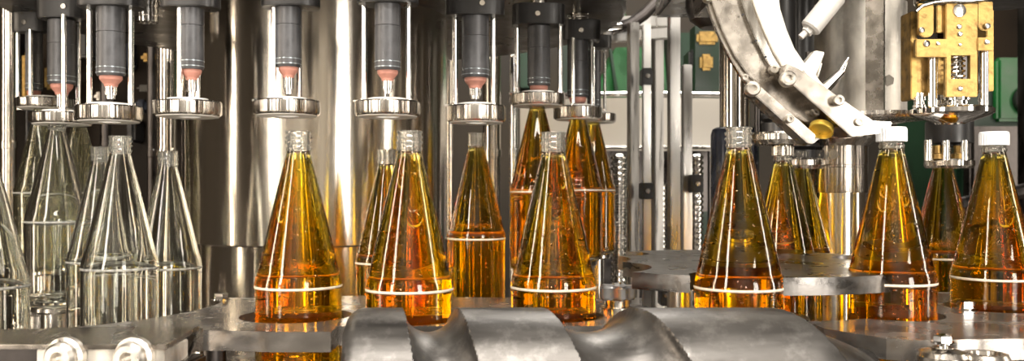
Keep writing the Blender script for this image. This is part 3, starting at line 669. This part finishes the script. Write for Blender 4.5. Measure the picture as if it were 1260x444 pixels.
bm = bmesh.new(); lathe(bm, [(0, z_(-28)), (.02, z_(-28)), (.02, HC+.80-oz.z), (0, HC+.80-oz.z)], (0, 0, 0), 32); link('drive_shaft', bm, M['darkmetal'], g)
fr = -r*.62                                                        # front plane offset
def bp(px0, px1, py0, py1, yoff, dep, name='brass_plate', mat='brass', bev=.0008, rnd=False):
    Y = HYc+yoff; bm = bmesh.new()
    x0, x1, a, b = X(px0, Y)-oz.x, X(px1, Y)-oz.x, Z(py1, Y)-oz.z, Z(py0, Y)-oz.z
    if rnd:
        w = (x1-x0)/2; pts = [Vector((x0, yoff, b)), Vector((x1, yoff, b))]+[Vector(((x0+x1)/2+w*math.cos(-t*PI/8), yoff, a+w*.8*(1+math.sin(-t*PI/8)))) for t in range(9)]
        prism(bm, pts, (0, dep, 0), bev)
    else: box(bm, (x0, yoff, a), (x1, yoff+dep, b), bev)
    return link(name, bm, M[mat], g)
# centre plate with spring window
o = bp(1164, 1203, 4, 119, fr, .007, 'centre_brass_plate')
bm = bmesh.new(); Yw = HYc+fr; box(bm, (X(1170, Yw)-oz.x, fr-.02, Z(97, Yw)-oz.z), (X(1194, Yw)-oz.x, fr+.03, Z(68, Yw)-oz.z)); c = link('cutter', bm, None); c.location = oz
o.parent = None; o.location = oz; cut(o, [c]); o.parent = g; o.location = (0, 0, 0)
bm = bmesh.new(); spring(bm, (X(1182, Yw)-oz.x, fr+.012, 0), .0095, Z(98, Yw)-oz.z, Z(67, Yw)-oz.z, 5, .0016); link('spring', bm, M['chrome'], g)
bm = bmesh.new(); box(bm, (X(1165, Yw)-oz.x, fr+.024, Z(112, Yw)-oz.z), (X(1202, Yw)-oz.x, fr+.028, Z(10, Yw)-oz.z)); link('backing_plate', bm, M['darkmetal'], g)
bp(1130, 1149, 4, 46, fr+.003, .006, rnd=True)
bp(1153, 1163, 6, 40, fr+.006, .010)
bp(1127, 1166, 48, 70, fr-.002, .007, 'brass_bracket')
bp(1121, 1129, 14, 122, fr+.014, .030)
bp(1124, 1142, 70, 118, fr+.020, .012)
bp(1153, 1162, 70, 116, fr+.020, .010)
bp(1203, 1222, 2, 38, fr+.003, .006, rnd=True)
bp(1203, 1223, 46, 62, fr-.002, .007, 'brass_bracket')
bp(1214, 1223, 12, 112, fr+.014, .030)
bp(1203, 1212, 62, 112, fr+.020, .010)
for (px, py0) in ((1148, 66), (1211, 60)):
    bm = bmesh.new(); Y = HYc+fr+.010; cyl(bm, (X(px, Y)-oz.x, fr+.011, z_(135)), (X(px, Y)-oz.x, fr+.011, Z(py0, Y)-oz.z), RAD(12.5, px, Y), seg=24, bev=.001); link('chrome_rod', bm, M['chrome'], g)
for (px, py, rr) in ((1180.5, 13, .0082), (1180, 33, .0032), (1181, 42, .0032), (1181, 55, .002), (1181, 109, .003), (1134, 37, .0036), (1139, 54, .0042), (1153, 54, .0022), (1215, 32, .0036), (1213, 52, .0032)):
    bm = bmesh.new(); Y = HYc+fr; off = -.002 if 48 < py < 60 and px != 1181 else 0
    lathe(bm, [(0, 0.0), (rr, 0), (rr*.95, .0014), (rr*.5, .002), (0, .002)], (X(px, Y)-oz.x, fr+off, Z(py, Y)-oz.z), 20, axis=(0, -1, 0)); link('screw', bm, M['steel'], g)
for (px, w) in ((1133, 17), (1180, 34), (1212, 14)):
    bm = bmesh.new(); Y = HYc+fr+.012; rr = RAD(w, px, Y)
    lathe(bm, [(0, z_(134)), (rr, z_(134)), (rr, z_(131)), (rr*.8, z_(130)), (rr*.8, z_(126)), (rr, z_(125)), (rr, z_(121)), (rr*.7, z_(120)), (rr*.7, z_(116)), (0, z_(116))], (X(px, Y)-oz.x, fr+.016, 0), 28); link('spring_seat', bm, M['chrome'], g)
bm = bmesh.new(); tube(bm, [W(px, py, HYc+fr-.004)-oz for px, py in ((1127, 14), (1135, 7), (1150, 3), (1170, 1), (1190, 2), (1210, 0), (1224, -6))], .0022); link('wire_hoop', bm, M['steel'], g)
# rear capping head
g = thing('capping_head', 'smaller rear capping head with steel ring directly below the brass one', 'capping head', W(1168, 207, 1.35)); oz = g.location
r = RAD(64, 1168, 1.35)
def z2(py): return Z(py, 1.35)-oz.z
bm = bmesh.new(); lathe(bm, [(.0145, z2(207)), (r*.92, z2(207)), (r, z2(204)), (r, z2(198)), (r*.93, z2(196)), (.0145, z2(196))], (0, 0, 0), 56, close=True); link('head_flange', bm, M['bell'], g)
bm = bmesh.new(); lathe(bm, [(0, z2(182)), (r*.45, z2(182)), (r*.45, z2(178)), (r*.95, z2(176)), (r*.95, z2(150)), (r*.5, z2(150)), (r*.5, HC+.80-oz.z), (0, HC+.80-oz.z)], (0, 0, 0), 48); link('head_body', bm, M['black'], g)
for px in (1146, 1168, 1191):
    bm = bmesh.new(); cyl(bm, (X(px, 1.31)-oz.x, -.03, z2(198)), (X(px, 1.31)-oz.x, -.03, z2(174)), .0055, seg=20); link('guide_rod', bm, M['chrome'], g)
for px in (1156, 1182):
    bm = bmesh.new(); lathe(bm, [(0, z2(196)), (.009, z2(196)), (.009, z2(190)), (.006, z2(189)), (.006, z2(180)), (0, z2(180))], (X(px, 1.32)-oz.x, -.022, 0), 20); link('spring_seat', bm, M['brass'], g)

# ---------------------------------------------------------------- background: rails, green machine, cover, hoses
def post(px, w, y0, y1, Y, mat, label, name='rail_post', cat='rail post', rot=.3):
    bm = bmesh.new(); x = X(px, Y); hw = w*Y/F/2
    zt = Z(y0, Y); zb = TT-.0305
    mt = Matrix.Translation((x, Y, 0))@Matrix.Rotation(rot, 4, 'Z')
    box(bm, (-hw*.85, -hw*.85, zb), (hw*.85, hw*.85, zt), hw*.12, mat=mt)
    return tag(link(name, bm, M[mat]), label, cat)
post(779, 14, 28, 372, 2.0, 'rail', 'brushed aluminium upright, leftmost of the rail posts right of the filler')
post(795.5, 11, 30, 376, 1.95, 'rail', 'thin aluminium upright carrying a black clamp at two heights', rot=.1)
post(809, 14, 45, 376, 2.15, 'rail', 'blurred aluminium upright just right of the thin clamped one')
post(829, 15, -40, 330, 1.8, 'rail', 'tallest aluminium upright reaching the top edge of the picture', rot=.2)
post(845, 13, 80, 330, 2.0, 'rail', 'shorter aluminium upright right of the tallest one', rot=.1)
def clampb(px, py, w, h, Y, label):
    g = thing('black_clamp', label, 'clamp', W(px, py+h/2, Y)); s = Y/F
    bm = bmesh.new(); box(bm, (-w*s/2, -.022, 0), (w*s/2, .022, h*s), .002); link('clamp_body', bm, M['black'], g)
    bm = bmesh.new(); lathe(bm, [(0, 0), (.006, 0), (.005, .003), (0, .003)], (0, -.0215, h*s/2), 16, axis=(0, -1, 0)); link('screw', bm, M['steel'], g)
clampb(795, 235, 15, 20, 1.95, 'black clamp halfway up the thin aluminium post')
clampb(795, 95, 13, 20, 1.95, 'black clamp near the green machine, upper one on the thin post')
clampb(856, 226, 14, 22, 1.97, 'black clamp with bright screw right of the aluminium posts')
clampb(818, 362, 14, 26, 1.9, 'low black clamp at the foot of the posts, just above the screw')
def hbar(px0, px1, py0, py1, Y, h, label, mat='rail', name='cross_rail', cat='rail'):
    bm = bmesh.new(); bar(bm, W(px0, py0, Y), W(px1, py1, Y), h*Y/F, .03, up=(0, 1, 0), bev=.001)
    return tag(link(name, bm, M[mat]), label, cat)
hbar(735, 826, 47, 41, 2.1, 12, 'upper aluminium cross rail in front of the green machine')
hbar(735, 826, 27, 27, 2.2, 12, 'topmost aluminium cross rail at the upper edge, above the other cross rail')
g = thing('hose_arm', 'dark curved hose rising past the cross rails', 'hose', W(770, 20, 2.0))
bm = bmesh.new(); tube(bm, [W(px, py, 2.04)-g.location for px, py in ((752, 36), (775, 30), (792, 18), (808, 2), (826, -30), (840, -60))], .014, 14); link('hose', bm, M['darkmetal'], g)
def coil(px, w, y0, Y, label):
    bm = bmesh.new(); r = RAD(w, px, Y); zt = Z(y0, Y); zb = TT-.0305; pr = [(0, zb)]; n = int((zt-zb)/.014)
    for i in range(n):
        z = zb+(zt-zb)*i/n; d = (zt-zb)/n
        pr += [(r*.72, z), (r*.95, z+d*.25), (r, z+d*.5), (r*.95, z+d*.75)]
    pr += [(r*.72, zt), (0, zt)]
    lathe(bm, pr, (X(px, Y), Y, 0), 24); return tag(link('corrugated_hose', bm, M['chrome']), label, 'hose')
coil(762, 22, 190, 2.3, 'shiny corrugated metal hose standing left of the aluminium posts')
coil(812, 26, 225, 2.45, 'shiny corrugated metal hose between the aluminium posts')
coil(857, 18, 190, 2.3, 'shiny corrugated metal hose right of the aluminium posts')
# conveyor cover (curved ivory panel) and green machine
g = thing('conveyor_cover', 'curved ivory conveyor side cover in the background between filler and capper', 'conveyor cover', W(810, 190, 3.0)); oz = g.location
bm = bmesh.new(); pts = []
N = 24
for i in range(N+1):
    px = 640+(905-640)*i/N; Yc = 2.95+.25*((px-800)/140.)**2*.3
    pts.append((X(px, Yc), Yc))
rows = [[bm.verts.new(Vector((x, y, z))-oz) for x, y in pts] for z in (Z(186, 3.0), Z(122, 3.0))]
rb_ = [[bm.verts.new(Vector((x, y+.04, z))-oz) for x, y in pts] for z in (Z(186, 3.0), Z(122, 3.0))]
for i in range(N):
    bm.faces.new((rows[0][i], rows[0][i+1], rows[1][i+1], rows[1][i])); bm.faces.new((rb_[0][i+1], rb_[0][i], rb_[1][i], rb_[1][i+1]))
    bm.faces.new((rows[1][i], rows[1][i+1], rb_[1][i+1], rb_[1][i])); bm.faces.new((rows[0][i+1], rows[0][i], rb_[0][i], rb_[0][i+1]))
bm.faces.new((rows[0][0], rows[1][0], rb_[1][0], rb_[0][0])); bm.faces.new((rows[0][N], rb_[0][N], rb_[1][N], rows[1][N]))
link('cover_panel', bm, M['cover'], g)
bm = bmesh.new(); tube(bm, [Vector((x, y-.01, Z(118, 3.0)))-oz for x, y in pts], .008, 10); link('top_tube', bm, M['chrome'], g)
bm = bmesh.new(); tube(bm, [Vector((x, y-.012, Z(182, 3.0)))-oz for x, y in pts], .006, 10); link('edge_trim', bm, M['steel'], g)
for px in (660, 760, 880):
    bm = bmesh.new(); p = W(px, 185, 3.03)-oz; box(bm, (p.x-.02, p.y-.01, -oz.z), (p.x+.02, p.y+.03, p.z+.02)); link('leg', bm, M['darkmetal'], g)
g = thing('green_machine', 'bright green painted machine frame in the background behind the rails', 'machine', (X(790, 3.6), 3.6, 0)); oz = g.location
def gp(pts, Y, dep, mat='green', name='panel'):
    bm = bmesh.new(); prism(bm, [W(a, b, Y)-oz for a, b in pts], (0, dep, 0), .004); return link(name, bm, M[mat], g)
gp([(736, 122), (742, 95), (750, 80), (757, 58), (800, 58), (800, 122)], 3.4, .3)
gp([(802, 118), (800, 60), (817, 60), (822, 118)], 3.45, .3)
gp([(757, 8), (770, 8), (770, 32), (757, 32)], 3.45, .2)
gp([(690, 12), (735, 12), (735, 118), (690, 118)], 3.6, .2, 'greend')
gp([(640, 60), (668, 60), (668, 108), (640, 108)], 3.6, .2, 'greend')
gp([(826, 40), (900, 40), (900, 135), (826, 135)], 3.7, .3, 'greend')
bm = bmesh.new(); a = W(640, 120, 3.6)-oz; b = W(900, 120, 3.6)-oz; box(bm, (a.x, -.1, 0.0-oz.z), (b.x, .35, a.z+.01)); link('base_frame', bm, M['darkmetal'], g)
bm = bmesh.new(); prism(bm, [W(a, b, 3.35)-oz for a, b in ((750, 60), (753, 60), (762, 120), (758, 120))], (0, .04, 0)); link('frame_rib', bm, M['greend'], g)
g = thing('brown_machine', 'brown and yellow machine part far behind the cap chute', 'machine', (X(868, 3.2), 3.2, 0)); oz = g.location
def gq(x0, x1, y0, y1, Y, mat, name):
    bm = bmesh.new(); a = W(x0, y1, Y)-oz; b = W(x1, y0, Y)-oz; box(bm, (a.x, a.y, a.z), (b.x, a.y+.12, b.z), .01); return link(name, bm, M[mat], g)
gq(858, 884, 38, 54, 3.2, 'brass', 'yellow_block'); gq(862, 878, 66, 86, 3.2, 'brass', 'yellow_block'); gq(848, 862, 60, 84, 3.25, 'black', 'switch_box')
gq(850, 890, 130, 136, 3.2, 'steel', 'shelf'); gq(852, 888, 136, 260, 3.2, 'darkmetal', 'cabinet')
bm = bmesh.new(); a = W(850, 0, 3.3); b = W(892, 0, 3.3); box(bm, (a.x-oz.x, .02, 0), (b.x-oz.x, .12, Z(36, 3.3))); link('back_frame', bm, M['greend'], g)
# dark bowl upper
bm = bmesh.new(); c = W(880, 36, 1.35); rr = RAD(74, 880, 1.35)
lathe(bm, [(0, 0), (rr*.5, .002), (rr*.85, .014), (rr, .032), (rr, HC+.314-c.z), (0, HC+.314-c.z)], c, 56)
tag(link('drive_housing', bm, M['darkmetal']), 'dark round drive housing at the top left of the cap chute', 'housing')
# ribbed connector near top left
bm = bmesh.new(); c = W(181, 28, 1.5); rr = RAD(29, 181, 1.5)
lathe(bm, [(0, .002), (rr*.7, .002), (rr*.8, 0), (rr*.97, .001), (rr*.97, .010), (rr, .011), (rr, .022), (rr*.93, .023), (rr*.93, .026), (rr, .027), (rr, HC+.331-c.z), (0, HC+.331-c.z)], c, 40)
tag(link('pipe_coupling', bm, M['chrome']), 'ribbed chrome pipe coupling at the top between the left bells', 'coupling')
# left dark posts and pipes behind bells
def pipe(px, w, Y, y0, mat, label, name='steel_pipe', cat='pipe', floor=False):
    bm = bmesh.new(); zb = 0 if floor else TT-.030; zt = HC+.7995 if y0 is None else Z(y0, Y)
    r = RAD(w, px, Y); cyl(bm, (X(px, Y), Y, zb), (X(px, Y), Y, zt), r, seg=32)
    for q in (.35, .7): lathe(bm, [(r*.98, zb+(zt-zb)*q), (r*1.12, zb+(zt-zb)*q+.002), (r*1.12, zb+(zt-zb)*q+.02), (r*.98, zb+(zt-zb)*q+.022)], (X(px, Y), Y, 0), 32, close=True)
    return tag(link(name, bm, M[mat]), label, cat)
pipe(10, 22, 2.35, None, 'drum', 'dark steel upright pipe at the far left edge of the picture', floor=True)
pipe(205, 26, 2.36, None, 'drum', 'dark reflective upright pipe immediately left of the drum')
pipe(186, 10, 2.40, None, 'darkmetal', 'thin dark upright pipe between coupling and drum')
pipe(553, 8, 2.38, None, 'drum', 'dark upright pipe just right of the drum')
pipe(605, 22, 2.40, None, 'drum', 'wide steel upright pipe behind the amber bottle under the black clamp')
pipe(632, 10, 2.36, None, 'chrome', 'slim chrome upright pipe left of the bell with centred slotted screw')
pipe(130, 14, 2.42, None, 'darkmetal', 'dark upright pipe behind the largest clear bottle')
# control cabinet & beams, far behind on the left
g = thing('background_cabinet', 'brown machine cabinet deep behind the clear bottles', 'cabinet', (X(80, 3.2), 3.2, 0)); oz = g.location
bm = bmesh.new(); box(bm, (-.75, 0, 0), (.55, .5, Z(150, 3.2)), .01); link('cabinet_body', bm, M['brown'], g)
bm = bmesh.new(); box(bm, (-.45, -.02, Z(300, 3.2)), (-.05, .01, Z(180, 3.2)), .01); link('cabinet_door', bm, M['brown'], g)
bm = bmesh.new(); box(bm, (.05, -.02, Z(300, 3.2)), (.42, .01, Z(170, 3.2)), .01); link('cabinet_door', bm, M['darkmetal'], g)
g = thing('mounting_panel', 'dark brown mounting panel with fittings behind the left bells', 'panel', (-1.75, 2.80, 0)); oz = g.location
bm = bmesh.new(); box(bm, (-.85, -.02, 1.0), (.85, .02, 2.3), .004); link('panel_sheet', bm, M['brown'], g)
for x in (-.8, .8):
    bm = bmesh.new(); box(bm, (x-.03, -.02, 0), (x+.03, .02, 1.001)); link('leg', bm, M['darkmetal'], g)
for (px, py, w, h, mat, lab) in ((145, 62, 22, 46, 'darkblue', 'dark blue box'), (12, 60, 10, 70, 'darkmetal', 'narrow dark box'), (30, 95, 9, 60, 'brass', 'tall dull yellow strip'), (100, 50, 16, 40, 'black', 'black box'), (92, 92, 12, 14, 'chrome', 'small chrome box'), (188, 45, 14, 18, 'brass', 'small yellow box'),
    (172, 130, 14, 16, 'darkblue', 'small dark blue box'), (215, 90, 12, 50, 'black', 'black strip'), (120, 118, 12, 10, 'steel', 'small steel box'), (196, 150, 18, 20, 'darkmetal', 'square dark box'), (20, 130, 26, 8, 'steel', 'flat steel strip'), (66, 30, 14, 12, 'chrome', 'small chrome box'), (160, 160, 10, 30, 'black', 'black strip'), (182, 70, 20, 10, 'brass', 'small brass fitting'), (60, 95, 14, 30, 'brass', 'dull yellow box'), (176, 108, 18, 8, 'chrome', 'small chrome fitting'), (36, 160, 12, 60, 'black', 'black box')):
    bm = bmesh.new(); a = W(px-w/2, py+h/2, 2.7)-oz; b = W(px+w/2, py-h/2, 2.7)-oz; box(bm, (a.x, a.y, a.z), (b.x, -.019, b.z), .008)
    o = link('junction_box', bm, M[mat], g); o['label'] = lab

# fittings between filler and rails
g = thing('red_hose_valve', 'small steel valve with a red band right of the spring-topped filling valve', 'valve', W(737, 30, 2.0)); oz = g.location
bm = bmesh.new(); lathe(bm, [(0, -.02), (.016, -.02), (.018, .0), (.024, .004), (.024, .05), (.018, .054), (.018, HC+.80-oz.z), (0, HC+.80-oz.z)], (0, 0, 0), 28); link('valve_body', bm, M['steel'], g)
bm = bmesh.new(); lathe(bm, [(.0235, .008), (.027, .008), (.027, .016), (.0235, .016)], (0, 0, 0), 28, close=True); link('red_band', bm, M['red'], g)
bm = bmesh.new(); cyl(bm, (.02, -.01, .03), (.055, -.012, .036), .008, seg=16); link('side_port', bm, M['chrome'], g)
bm = bmesh.new(); cyl(bm, (.01, -.01, -.01), (.05, -.012, -.006), .007, seg=16); link('side_port', bm, M['chrome'], g)
bm = bmesh.new(); cyl(bm, (0, 0, -.02), (.0, 0, -.05), .01); link('drain_stub', bm, M['darkmetal'], g)
# right background
g = thing('green_cabinet', 'green painted machine behind the right edge bottle', 'machine', (X(1235, 3.0), 3.0, 0)); oz = g.location
bm = bmesh.new(); box(bm, (X(1180, 3)-oz.x, 0, 0), (X(1330, 3)-oz.x, .5, Z(72, 3.0)), .02); link('machine_body', bm, M['greend'], g)
bm = bmesh.new(); box(bm, (X(1226, 2.98)-oz.x, -.03, Z(150, 3)), (X(1300, 2.98)-oz.x, .01, Z(72, 3.0)), .01); link('side_panel', bm, M['green'], g)
bm = bmesh.new(); lathe(bm, [(0, 0), (.05, 0), (.05, .02), (.03, .03), (0, .03)], (X(1258, 3)-oz.x, -.03, Z(125, 3)), 32, axis=(0, -1, 0)); link('handwheel', bm, M['black'], g)
bm = bmesh.new(); box(bm, (X(1195, 2.8), 2.8, 0), (X(1330, 2.8), 2.86, Z(155, 2.8)), .01); tag(link('grey_guard_panel', bm, M['darkmetal']), 'dark grey guard panel behind the bottle at the right edge', 'panel')
bm = bmesh.new(); box(bm, (X(1190, 3.9), 3.9, 0), (X(1340, 3.9), 4.0, Z(-30, 3.9)), .01); tag(link('partition', bm, M['brown']), 'brown partition in the upper right background', 'panel')
bm = bmesh.new(); c = W(1235, 4, 1.36); lathe(bm, [(0, 0), (.06, 0), (.075, .006), (.075, HC+.314-c.z), (0, HC+.314-c.z)], c, 48); tag(link('motor_housing', bm, M['black']), 'black round motor housing at the top right corner', 'motor')
bm = bmesh.new(); cyl(bm, (X(1258, 2.5), 2.5, Z(360, 2.5)), (X(1258, 2.5), 2.5, Z(200, 2.5)), .03); bm.free()
bm = bmesh.new(); tube(bm, [W(1180, 252, 2.2), W(1220, 244, 2.2), W(1262, 234, 2.2), (X(1330, 2.2), 2.2, Z(230, 2.2))], .018, 14); tag(link('cross_pipe', bm, M['darkmetal']), 'dark pipe crossing behind the bottle at the right edge', 'pipe')

# ---------------------------------------------------------------- overhead frame (joins what hangs)
g = thing('overhead_frame', 'dark steel overhead frame the machine hangs from, above the picture', 'frame', (0, 1.8, HC+.80)); oz = g.location
for y in (1.12, 1.36, 1.90, 2.02, 2.38):
    bm = bmesh.new(); box(bm, (-1.45, y-.05-oz.y, 0), (1.45, y+.05-oz.y, .06), .004); link('cross_beam', bm, M['darkmetal'], g)
for x in (-1.5, 1.5):
    bm = bmesh.new(); box(bm, (x-.04, 1.0-oz.y, 0), (x+.04, 2.6-oz.y, .06), .004); link('side_beam', bm, M['darkmetal'], g)
    for y in (1.04, 2.56):
        bm = bmesh.new(); box(bm, (x-.035, y-.035-oz.y, -oz.z), (x+.035, y+.035-oz.y, .001), .004); link('leg', bm, M['darkmetal'], g)

# ---------------------------------------------------------------- lights
def area(name, loc, target, sx, sy, power, col=(1, .93, .84)):
    l = bpy.data.lights.new(name, 'AREA'); l.shape = 'RECTANGLE'; l.size = sx; l.size_y = sy; l.energy = power; l.color = col
    o = bpy.data.objects.new(name, l); COL.objects.link(o); o.location = loc
    o.rotation_euler = (Vector(target)-Vector(loc)).to_track_quat('-Z', 'Y').to_euler(); return o
T = (0, 1.2, 1.5)
area('streak_light_right', (2.45, -3.0, 1.75), (-.3, 1.48, 1.55), .9, 2.4, 100)  # unseen source, set so the drum mirrors it as a bright streak
area('streak_light_left', (-1.3, -.5, 1.9), T, .22, 1.4, 18, (1, .90, .78))  # unseen upright strip, added for streaks on the round steel
area('side_streak_left', (-2.9, .3, 1.9), T, .30, 1.8, 30, (1, .84, .66))  # unseen warm strip at the left, added for golden streaks on the cylinders
area('side_streak_right', (2.9, .6, 1.9), T, .30, 1.8, 24, (1, .90, .78))  # unseen strip at the right, added to streak the cylinders
area('ceiling_lamp_front', (0, -.6, 3.8), (0, .6, 1.4), 1.6, .5, 90, (1, .95, .88))
area('ceiling_lamp_back', (.8, 3.2, 3.9), (.8, 3.0, 1.0), 1.8, .8, 90, (1, .95, .88))
area('front_wall_fill', (0, -2.2, 3.9), (0, -3.2, 1.0), 3.0, .6, 110, (1, .93, .84))  # unseen fill light, added to brighten the front wall the metal mirrors
area('ceiling_lamp_left', (-1.6, 2.6, 3.9), (-1.4, 2.6, 1.0), 1.4, .4, 25, (1, .88, .7))
w = bpy.data.worlds.new('World'); bpy.context.scene.world = w; w.use_nodes = True
w.node_tree.nodes['Background'].inputs[0].default_value = (.5, .45, .4, 1); w.node_tree.nodes['Background'].inputs[1].default_value = .2

# ---------------------------------------------------------------- groups of look-alikes
GR = {'filling_valve': 'filling valves hanging around the drum', 'lift_piston': 'lift pistons on the carousel table', 'rail_post': 'aluminium rail posts right of the filler', 'cross_rail': 'cross rails by the green machine',
      'black_clamp': 'black clamps on the rail posts', 'corrugated_hose': 'corrugated metal hoses behind the posts', 'steel_pipe': 'upright pipes behind the bells', 'capping_head': 'capping heads on the right', 'guide_plate': 'steel guide plates around the bottles'}
for o in bpy.context.scene.objects:
    if o.parent is None and o.get('category'):
        k = o.name.split('.')[0]
        if k in GR: o['group'] = GR[k]
        elif k == 'glass_bottle': o['group'] = 'amber filled bottles' if 'amber' in o['label'].split(' behind')[0] else 'empty clear bottles'

SUB = {'sleeve_band': 'valve_sleeve', 'nozzle_tip': 'rubber_nozzle', 'bell_liner': 'centering_bell', 'bell_top_seal': 'centering_bell', 'clamp_screw': 'clamp_block'}
for o in list(bpy.context.scene.objects):
    if o.parent is not None and o.parent.get('category') == 'filling valve' and o.name.split('.')[0] in SUB:
        for q in o.parent.children:
            if q.name.split('.')[0] == SUB[o.name.split('.')[0]]: o.parent = q; break

# ---------------------------------------------------------------- camera
cam = bpy.data.cameras.new('Camera'); co = bpy.data.objects.new('Camera', cam); COL.objects.link(co)
co.location = (0, 0, HC); co.rotation_euler = (PI/2, 0, 0)
cam.sensor_width = 36; cam.lens = 36*F/1260.0; cam.shift_y = (HY-222.0)/1260.0; cam.clip_start = .02
cam.dof.use_dof = True; cam.dof.focus_distance = 1.05; cam.dof.aperture_fstop = 9
sc = bpy.context.scene; sc.camera = co
sc.view_settings.view_transform = 'Standard'; sc.view_settings.look = 'None'; sc.view_settings.gamma = 1; sc.view_settings.exposure = 0.42
try: sc.view_settings.use_curve_mapping = False
except Exception: pass
sc.cycles.max_bounces = 20; sc.cycles.transmission_bounces = 18; sc.cycles.glossy_bounces = 8; sc.cycles.diffuse_bounces = 3; sc.cycles.volume_bounces = 0
sc.cycles.sample_clamp_indirect = 8; sc.cycles.blur_glossy = .5
